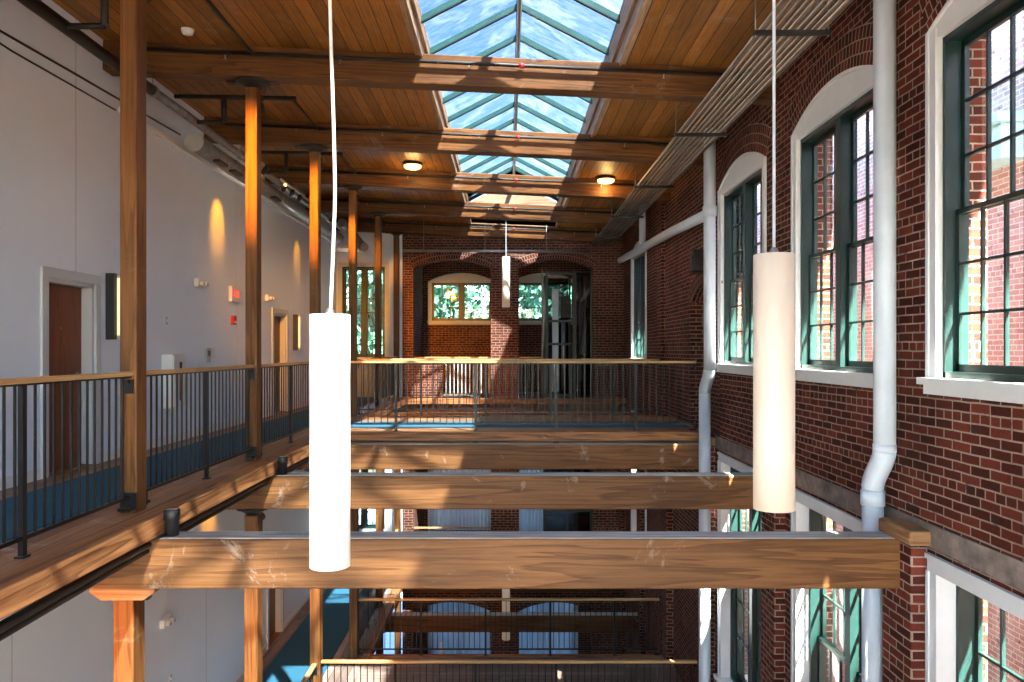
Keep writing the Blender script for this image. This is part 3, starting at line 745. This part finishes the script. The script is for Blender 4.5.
# ------------------------------------------------------------------ lamps on the ceiling and walls
for x, y, lab in ((-1.73, 14.15, 'round amber ceiling lamp on the boards beside the skylight, walkway side'), (1.83, 14.6, 'round amber ceiling lamp on the boards beside the conduit rack')):
    o = T('ceiling_lamp', lab, 'lamp', (x, y, Hc(x)), 'round ceiling lamps')
    m = MB(); m.lathe([(.17, -.05), (.18, -.02), (.17, .015)], seg=24); m.fin('base', IRON, o)
    m = MB(); m.lathe([(.02, -.115), (.12, -.105), (.155, -.085), (.16, -.05)], seg=24); m.fin('diffuser', LAMPW, o)
    ld = bpy.data.lights.new('lamp', 'POINT'); ld.energy = 2.5; ld.color = (1, .62, .22); ld.shadow_soft_size = .1
    l = bpy.data.objects.new('lamp', ld); C.objects.link(l); l.parent = o; l.location = (0, 0, -.20)
m = MB(); m.lathe([(.03, -.06), (.055, -.05), (.065, -.02), (.07, 0)], (0, 0, 0), 20)
x = -3.47; y = 8.45; o = m.fin('smoke_detector', WHITEP, None, loc=(x, y, Hc(x)+.0)); tag(o, 'small white smoke detector on the board ceiling beside the first column', 'smoke detector')

AMB = (1.0, .36, .02)
# spot lamps behind each ceiling beam, shining at the next column
place_s = ['second', 'third', 'fourth', 'fifth', 'sixth']
def beam_spot(y, z, target, e, lab, grp, size=.62):
    o = T('spotlight', lab, 'lamp', (-2.93, y, z), grp)
    m = MB(); m.box(-.04, .04, -.02, .02, .06, .12); m.fin('bracket', DARKP, o)
    t = (Vector(target)-Vector((-2.93, y, z))).normalized()
    m = MB(); m.tube([t*-.06, t*.08], .045, 14); m.fin('housing', DARKP, o)
    m = MB(); m.tube([t*.0801, t*.083], .035, 14); m.fin('lens', LAMPW, o)
    spot(o, t*.10, Vector(target)-Vector((-2.93, y, z)), e, AMB, size, .9)
for k in range(1, 6):
    y = D0+BAY*k
    beam_spot(y-BAY+.36, 2.88, (-2.95, y+.07, 2.1), (480, 400, 250, 70, 26)[k-1], 'small black spotlight on the ceiling beam aimed at the %s walkway column' % place_s[k-1], 'spotlights aimed at the upper walkway columns', .62 if k < 3 else .36)
# spot below the upper deck lighting the first lower column and beam end
beam_spot(4.2, -1.75, (-2.98, 6.0, -2.35), 60, 'small black spotlight under the walkway aimed at the first lower column', None, .75)
for k in range(1, 3):
    y = D0+BAY*k
    beam_spot(y-BAY+.36, -1.95, (-2.95, y+.07, -3.3), 90, 'small black spotlight under the walkway aimed at the %s lower column' % ORD[k], 'spotlights aimed at the lower walkway columns')
# wall washers
def washer(x, y, z, e, lab, dz=-.62):
    o = T('wall_spotlight', lab, 'lamp', (x, y, z), 'spotlights aimed at the white wall')
    t = Vector((-.55, 0, dz)).normalized()
    m = MB(); m.tube([t*-.07, t*.08], .04, 14); m.fin('housing', DARKP, o)
    m = MB(); m.tube([t*.0801, t*.083], .032, 14); m.fin('lens', LAMPW, o)
    spot(o, t*.10, t, e, AMB, .75, 1.0)
washer(-3.85, 12.35, 2.85, 18, 'small black spotlight over the red sign, throwing an amber patch on the white wall')
washer(-3.85, 17.0, 2.85, 7, 'small black spotlight by the end window, throwing an amber patch on the white wall')
washer(-3.95, 12.3, -1.85, 13, 'small black spotlight under the walkway ceiling throwing an amber patch on the lower wall')
# track with three heads
o = T('track_light', 'ceiling track with three black spot heads above the second door', 'lamp', (-4.02, 13.8, 3.02))
m = MB(); m.tube([(0, 0, 0), (0, 2.6, 0)], .02, 8); m.fin('track', WHITEP, o, 'y')
for y in (.25, .75, 1.25):
    m = MB(); m.tube([(0, y, -.02), (0, y, -.06)], .012, 8); m.tube([(.02, y-.05, -.06), (-.05, y+.07, -.13)], .04, 12); m.fin('spot_head', DARKP, o)
m = MB(); m.tube([(.022, y-1.053, -.058), (.021, y-1.0505, -.059)], .03, 12); m.fin('lens', LAMPW, o)
# uplight cans standing on the cross beams
for k in range(3):
    y = D0+BAY*k
    o = T('uplight', 'small black cylinder uplight standing on the %s cross beam by the walkway edge' % ORD[k], 'lamp', (-2.585, y+.10, -1.425), 'black uplights on the cross beams')
    m = MB(); m.lathe([(.052, 0), (.052, .12), (.060, .125), (.060, .20), (.052, .205), (.048, .195)], seg=20); m.fin('housing', DARKP, o)
    m = MB(); m.lathe([(.046, .196), (.046, .2)], seg=20); m.fin('lens', GREYP, o)
    m = MB(); m.tube([(-.02, -.03, .015), (-.10, -.20, .01), (-.12, -.28, .02)], .014, 8); m.fin('power_lead', DARKP, o)
# wall sconces
for x, y, z0, lab in ((XW, 8.98, .12, 'tall dark wall sconce with warm lens between the first door and column'), (XW, 16.75, .0, 'tall dark wall sconce beyond the second door'), (XWL, 15.05, -4.35, 'tall dark wall sconce on the lower wall before the door')):
    o = T('wall_sconce', lab, 'lamp', (x, y, z0), 'tall wall sconces')
    m = MB(); m.box(0, .10, -.07, .0, 0, .76); m.fin('housing', DARKP, o, 'z', .004)
    m = MB(); m.box(0, .13, 0, .06, .05, .71); m.fin('lens', SCON, o, 'z', .01)
    m = MB(); m.box(0, .13, .0, .062, .0, .045); m.box(0, .13, 0, .062, .715, .76); m.fin('end_plate', GREYP, o)
# exit sign
o = T('exit_sign', 'red lettered EXIT sign in a white box on the white wall', 'sign', (XW, 13.05, .80))
m = MB(); m.box(0, .05, -.20, .20, 0, .26); m.fin('box', WHITEP, o, 'z', .004)
cu = bpy.data.curves.new('t', 'FONT'); cu.body = 'EXIT'; cu.size = .19; cu.extrude = .003; cu.align_x = 'CENTER'; cu.align_y = 'CENTER'
to = bpy.data.objects.new('t', cu); C.objects.link(to); bpy.context.view_layer.update()
me = bpy.data.meshes.new_from_object(to.evaluated_get(bpy.context.evaluated_depsgraph_get())); bpy.data.objects.remove(to)
me.materials.clear(); me.materials.append(REDL)
t = bpy.data.objects.new('lettering', me); C.objects.link(t); t.parent = o; t.location = (.053, 0, .13); t.rotation_euler = (PI/2, 0, PI/2)
o = T('fire_alarm', 'small red fire alarm box on the wall below the EXIT sign', 'fire alarm', (XW, 13.0, .42))
m = MB(); m.box(0, .06, -.06, .06, 0, .15); m.fin('box', REDP, o, 'z', .006)
m = MB(); m.box(.06, .066, -.03, .03, .03, .06); m.fin('lens', WHITEP, o)
for x, y, z, lab in ((XW, 11.57, .93, 'white twin-head emergency light on the wall before the EXIT sign'), (XW, 14.9, .93, 'white emergency light box high on the wall before the second door'), (XWL, 10.7, -3.78, 'white emergency light box on the lower wall')):
    o = T('emergency_light', lab, 'emergency light', (x, y, z), 'emergency lights on the white wall')
    m = MB(); m.box(0, .07, -.14, .14, 0, .12); m.fin('box', WHITEP, o, 'y', .01)
    for s in (-.07, .07):
        m = MB(); m.tube([(.05, s, .06), (.12, s, .05)], .035, 14); hd = m.fin('lamp_head', WHITEP, o)
        m = MB(); m.tube([(.1201, s, .05), (.123, s, .05)], .028, 14); m.fin('lens', GREYP, hd)
o = T('fire_cabinet', 'white fire extinguisher cabinet with dark glass slot on the upper wall', 'cabinet', (XW, 10.55, -.78))
m = MB(); m.box(0, .15, -.20, .20, 0, .72); m.fin('body', WHITEP, o, 'z', .006)
m = MB(); m.box(.15, .165, -.185, .185, .02, .70); d = m.fin('door', WHITEP, o, 'z', .004)
m = MB(); m.box(.1655, .168, -.02, .06, .10, .62); m.fin('slot_window', DARKP, d)
m = MB(); m.box(.168, .170, .0, .035, .2, .5); m.fin('red_sign_strip', REDP, d)
o = T('thermostat_box', 'grey control boxes with white fronts on the wall, beyond the fire cabinet', 'control box', (XW, 11.95, -.19))
m = MB(); m.box(0, .05, -.15, .0, 0, .22); m.fin('box', GREYP, o, 'z', .005)
m = MB(); m.box(0, .06, .01, .14, .06, .22); m.fin('box', WHITEP, o, 'z', .005)
m = MB(); m.box(.05, .055, -.11, -.04, .10, .18); m.fin('dial', DARKP, o)
for x, y, z, lab in ((XW, 10.5, .34, 'tiny wall switch plate above the fire cabinet'), (XWL, 10.9, -4.65, 'tiny wall switch plate on the lower wall')):
    o = T('switch_plate', lab, 'switch', (x, y, z), 'switch plates on the white wall')
    m = MB(); m.box(0, .01, -.035, .035, 0, .11); m.fin('plate', GREYP, o, 'z', .002)
    m = MB(); m.box(.01, .02, -.008, .008, .04, .07); m.fin('toggle', WHITEP, o)
m = MB(); m.tube([(-2.75, 20.35, 2.60), (2.1, 20.35, 2.56)], .035, 10)
for x in (-2.2, -.6, 1.0): m.tube([(x, 20.35, 2.58), (x, 20.35, Hc(x)-.01)], .008, 6)
tag(m.fin('sprinkler_main', STEEL, None, 'x'), 'long thin grey pipe crossing just above the brick end wall arches', 'pipe')
# speaker box above the niche
o = T('wall_speaker', 'small dark box speaker on the brick wall above the arched niche', 'speaker', (XR, 12.45, 1.25))
m = MB(); m.box(-.16, 0, -.13, .13, 0, .34); m.fin('cabinet', IRON, o, 'z', .01)
m = MB(); m.tube([(-.168, 0, .17), (-.16, 0, .17)], .09, 18); m.fin('grille', DARKP, o)

# ------------------------------------------------------------------ glass lift shaft in the arch
o = T('lift_shaft', 'black framed glass lift shaft with machinery standing in the arched opening', 'lift', (.95, YB+.1, F1))
for x, y, w in ((.10, .0, .06), (.84, .0, .10), (1.30, 0, .05), (.84, 1.6, .06), (.12, 1.6, .06)):
    m = MB(); m.box(x-w/2, x+w/2, y, y+.08, 0, 3.42); m.fin('post', BLACK, o, 'z')
for z in (.02, 1.40, 2.02, 3.3):
    m = MB(); m.box(.10, .84, .01, .06, z, z+.06); m.fin('cross_bar', BLACK, o)
m = MB(); m.box(.88, 1.28, .03, .04, 0, 3.35); m.fin('glass_panel', SMOKEG, o)
m = MB(); m.box(.13, .80, 1.62, 1.63, 0, 3.35); m.fin('glass_panel', SMOKEG, o)
m = MB(); m.tube([(-.04+.05*math.sin(t*PI), -.02, .95+t*2.5) for t in [i/16 for i in range(17)]], [.02+.035*math.sin(i/16*PI) for i in range(17)], 10); m.fin('curved_fin', STEEL, o, 'z')
m = MB(); m.box(.27, .44, .45, .60, .12, 2.95); m.fin('guide_column', PIPEW, o, 'z', .01)
m = MB(); m.box(.50, .80, .5, .9, 2.15, 2.55); m.tube([(.65, .5, 2.62), (.65, .9, 2.62)], .15, 20); m.fin('winch_motor', IRON, o, bevel=.01)
m = MB(); m.tube([(.35+.42*(1-math.cos(t*PI/2)), .5, 2.75+.32*math.sin(t*PI/2)) for t in [i/10 for i in range(11)]], .018, 8); m.fin('hose', DARKP, o)
m = MB(); m.tube([(.60, .7, .15), (.60, .7, 2.1)], .07, 14); m.fin('piston', STEEL, o, 'z')
# stand-in sheer curtains, added to dim the bright lower alcove windows
for x0, zz, lab in ((-2.40, -4.6, 'added white sheer curtain dimming the lower alcove window nearer the walkway'), (.15, -4.6, 'added white sheer curtain dimming the lower alcove window behind the dark glazing'), (-2.40, -9.2, 'added white sheer curtain dimming the ground level alcove window nearer the walkway'), (.15, -9.2, 'added white sheer curtain dimming the ground level alcove window away from the walkway')):
    m = MB(); n = 96; a = [(x0+1.94*i/n, 23.90+.03*math.sin(i*1.15)) for i in range(n+1)]
    T0 = [m.bm.verts.new((x-x0, y-23.9, 0)) for x, y in a]; T1 = [m.bm.verts.new((x-x0, y-23.9, 3.2)) for x, y in a]
    for i in range(n): m.bm.faces.new((T0[i], T0[i+1], T1[i+1], T1[i])).smooth = True
    cur = m.fin('curtain', CURT, None, loc=(x0, 23.9, -1.15+zz)); sm = cur.modifiers.new('thickness', 'SOLIDIFY'); sm.thickness = .002
    tag(cur, lab, 'curtain', 'added sheer curtains dimming the alcove windows')
# dark glazed partition in the lower right arch
o = T('glazed_partition', 'dark framed glazed doors in the lower end wall arch', 'partition', (.95, YB+.12, F2))
for x in (0, .62, 1.26): m = MB(); m.box(x, x+.06, 0, .06, 0, 3.4); m.fin('post', BLACK, o, 'z')
for z in (0, 1.5, 2.4): m = MB(); m.box(0, 1.3, .005, .055, z, z+.07); m.fin('cross_bar', BLACK, o)
m = MB(); m.box(.03, 1.28, .025, .035, 0, 3.4); m.fin('glass_panel', SMOKEG, o)
o = T('leaning_board', 'pale board leaning in the ground level arch beside the walkway', 'board', (-1.95, 20.1, F3))
m = MB(); m.box(-.05, .05, -.01, .01, 0, 2.95); b = m.fin('board', WHITEP, o, 'z'); b.rotation_euler = (0, .08, 0)

# ------------------------------------------------------------------ courtyard and greenery outside
XC = 6.35
m = MB(); mpC = lambda u, a, w: (XC+a, u, w)
wall_with_holes(m, mpC, -5, 26, F3-.4, 5.5, [(c, .5, .0, 1.9, .15) for c in (3.6, 8.1, 12.6, 17.1)], .3)
cw = T('courtyard_building', 'brick building across the courtyard seen through the big arched windows', 'building', (0, 0, 0))
m.fin('facade', BRICKX, cw, uvf=brick_uv)
for c in (3.6, 8.1, 12.6, 17.1):
    m = MB(); m.box(XC+.12, XC+.17, c-.5, c+.5, 0, 2.05); f = m.fin('window', GREEN, cw)
    m = MB(); m.box(XC+.10, XC+.12, c-.44, c-.03, .05, 1.95); m.box(XC+.10, XC+.12, c+.03, c+.44, .05, 1.95); m.fin('pane', GREYP, f)
    m = MB(); m.box(XC-.05, XC+.2, c-.58, c+.58, -.16, 0); m.fin('stone_sill', STONE, cw, 'y')
m = MB()
for y in (1.9, 5.7, 9.5): m.box(XC-.35, XC, y, y+2.4, 2.35, 2.85); m.box(XC-.42, XC, y-.05, y+2.45, 2.78, 2.9)
m.fin('canopy', plain('pale_teal_canopy', (.45, .68, .66), .5), cw, 'y')
m = MB(); m.box(XR+.40, XR+1.25, -5, 25, 3.55, 3.75); struct(m.fin('added_sun_overhang', TRIMW, None, 'y'))  # unseen roof overhang, added to keep window sun off the beam ends
box_struct('ground', plain('courtyard_paving', (.42, .40, .37), .9, vs=3), (XR+.42, XC, -5, 24.4, F3-.5, F3-.4))
box_struct('ground', plain('front_bounce_paving', (.42, .40, .37), .9, vs=3), (-30, 30, -45, -4.6, F3-.5, F3-.4))  # unseen ground, added to bounce sunlight up to the ceiling
box_struct('ground', plain('pale_rear_paving', (.22, .26, .32), .95, vs=3), (-20, 20, 24.4, 60, F3-.5, F3-.4))
LEAF = plain('leaf', (.03, .12, .075), .9, var=.5, vs=9)
ntl = LEAF.node_tree; LEAF.node_tree.nodes['Principled BSDF'].inputs['Subsurface Weight'].default_value = 0
BARK = plain('bark', (.10, .07, .05), .9, vs=8)
def tree(x, y, zc, rad, n, lab):
    o = T('leafy_tree', lab, 'tree', (x, y, F3-.4), 'trees outside the end windows')
    m = MB(); m.tube([(0, 0, 0), (.1, 0, (zc-F3)*.6), (0, .1, zc-F3)], [.25, .18, .08], 10); m.fin('trunk', BARK, o, 'z')
    m = MB()
    cl = [(random.uniform(-.7, .7)*rad, random.uniform(-.7, .7)*rad, zc-F3+random.uniform(-1, 1)*rad, random.uniform(.3, .5)*rad) for _ in range(16)]
    for i in range(n):
        cx, cy, cz, cr = random.choice(cl); d = Vector((random.gauss(0, 1), random.gauss(0, 1), random.gauss(0, 1))).normalized()*cr*random.uniform(.6, 1.05)
        c = Vector((cx, cy, cz))+d; u = Vector((random.gauss(0, 1), random.gauss(0, 1), random.gauss(0, 1))).normalized()*.17; w = u.cross(Vector((random.random(), random.random(), random.random()))).normalized()*.12
        m.bm.faces.new([m.bm.verts.new(c+a) for a in (-u, w, u, -w)])
    m.fin('crown', LEAF, o)
tree(-7.3, 36.0, 1.4, 2.4, 4600, 'leafy green tree outside the tall window at the walkway end')
tree(-3.6, 30.6, 1.4, 2.5, 5200, 'leafy green tree outside the arched end wall window nearer the walkway')
tree(1.8, 31.0, 1.4, 2.6, 5200, 'leafy green tree outside the arched end wall window behind the lift')
tree(-1.0, 38.0, 2.6, 4.2, 6500, 'large leafy tree further off, filling the gap between the two others')
# ------------------------------------------------------------------ light
w = bpy.data.worlds.new('World'); bpy.context.scene.world = w; w.use_nodes = True
nt = w.node_tree; bg = nt.nodes['Background']
sky = nt.nodes.new('ShaderNodeTexSky'); sky.sky_type = 'NISHITA'; sky.sun_disc = False
sky.sun_elevation = math.radians(55); sky.sun_rotation = math.radians(149); sky.air_density = 1.0; sky.dust_density = 1.5; sky.ozone_density = 1
hs = nt.nodes.new('ShaderNodeHueSaturation'); hs.inputs['Saturation'].default_value = 1.45
nt.links.new(sky.outputs[0], hs.inputs['Color']); nt.links.new(hs.outputs[0], bg.inputs['Color'])
bg.inputs['Strength'].default_value = .33
sd = bpy.data.lights.new('sun', 'SUN'); sd.energy = 34.0; sd.angle = math.radians(.9); sd.color = (1, .92, .80)
so = bpy.data.objects.new('sun', sd); C.objects.link(so); so.location = (8, -5, 20)
so.rotation_euler = Vector((-.36, .655, -1)).to_track_quat('-Z', 'Y').to_euler()

# ------------------------------------------------------------------ camera
cd = bpy.data.cameras.new('camera'); cam = bpy.data.objects.new('camera', cd); C.objects.link(cam)
cam.location = (0, 0, 0); cam.rotation_euler = (PI/2, 0, 0)
cd.sensor_width = 36; cd.lens = 780/1024*36; cd.shift_x = 4/1024; cd.shift_y = 9/1024; cd.clip_start = .05
bpy.context.scene.camera = cam
for ob in bpy.context.scene.objects:
    if ob.parent is None: ob.location.z += EYE
s = bpy.context.scene
s.view_settings.view_transform = 'Standard'; s.view_settings.look = 'None'; s.view_settings.gamma = 1
s.view_settings.exposure = 2.68; s.view_settings.use_curve_mapping = False
s.cycles.use_denoising = True; s.cycles.max_bounces = 10; s.cycles.diffuse_bounces = 6; s.cycles.transparent_max_bounces = 16
s.cycles.sample_clamp_indirect = 8
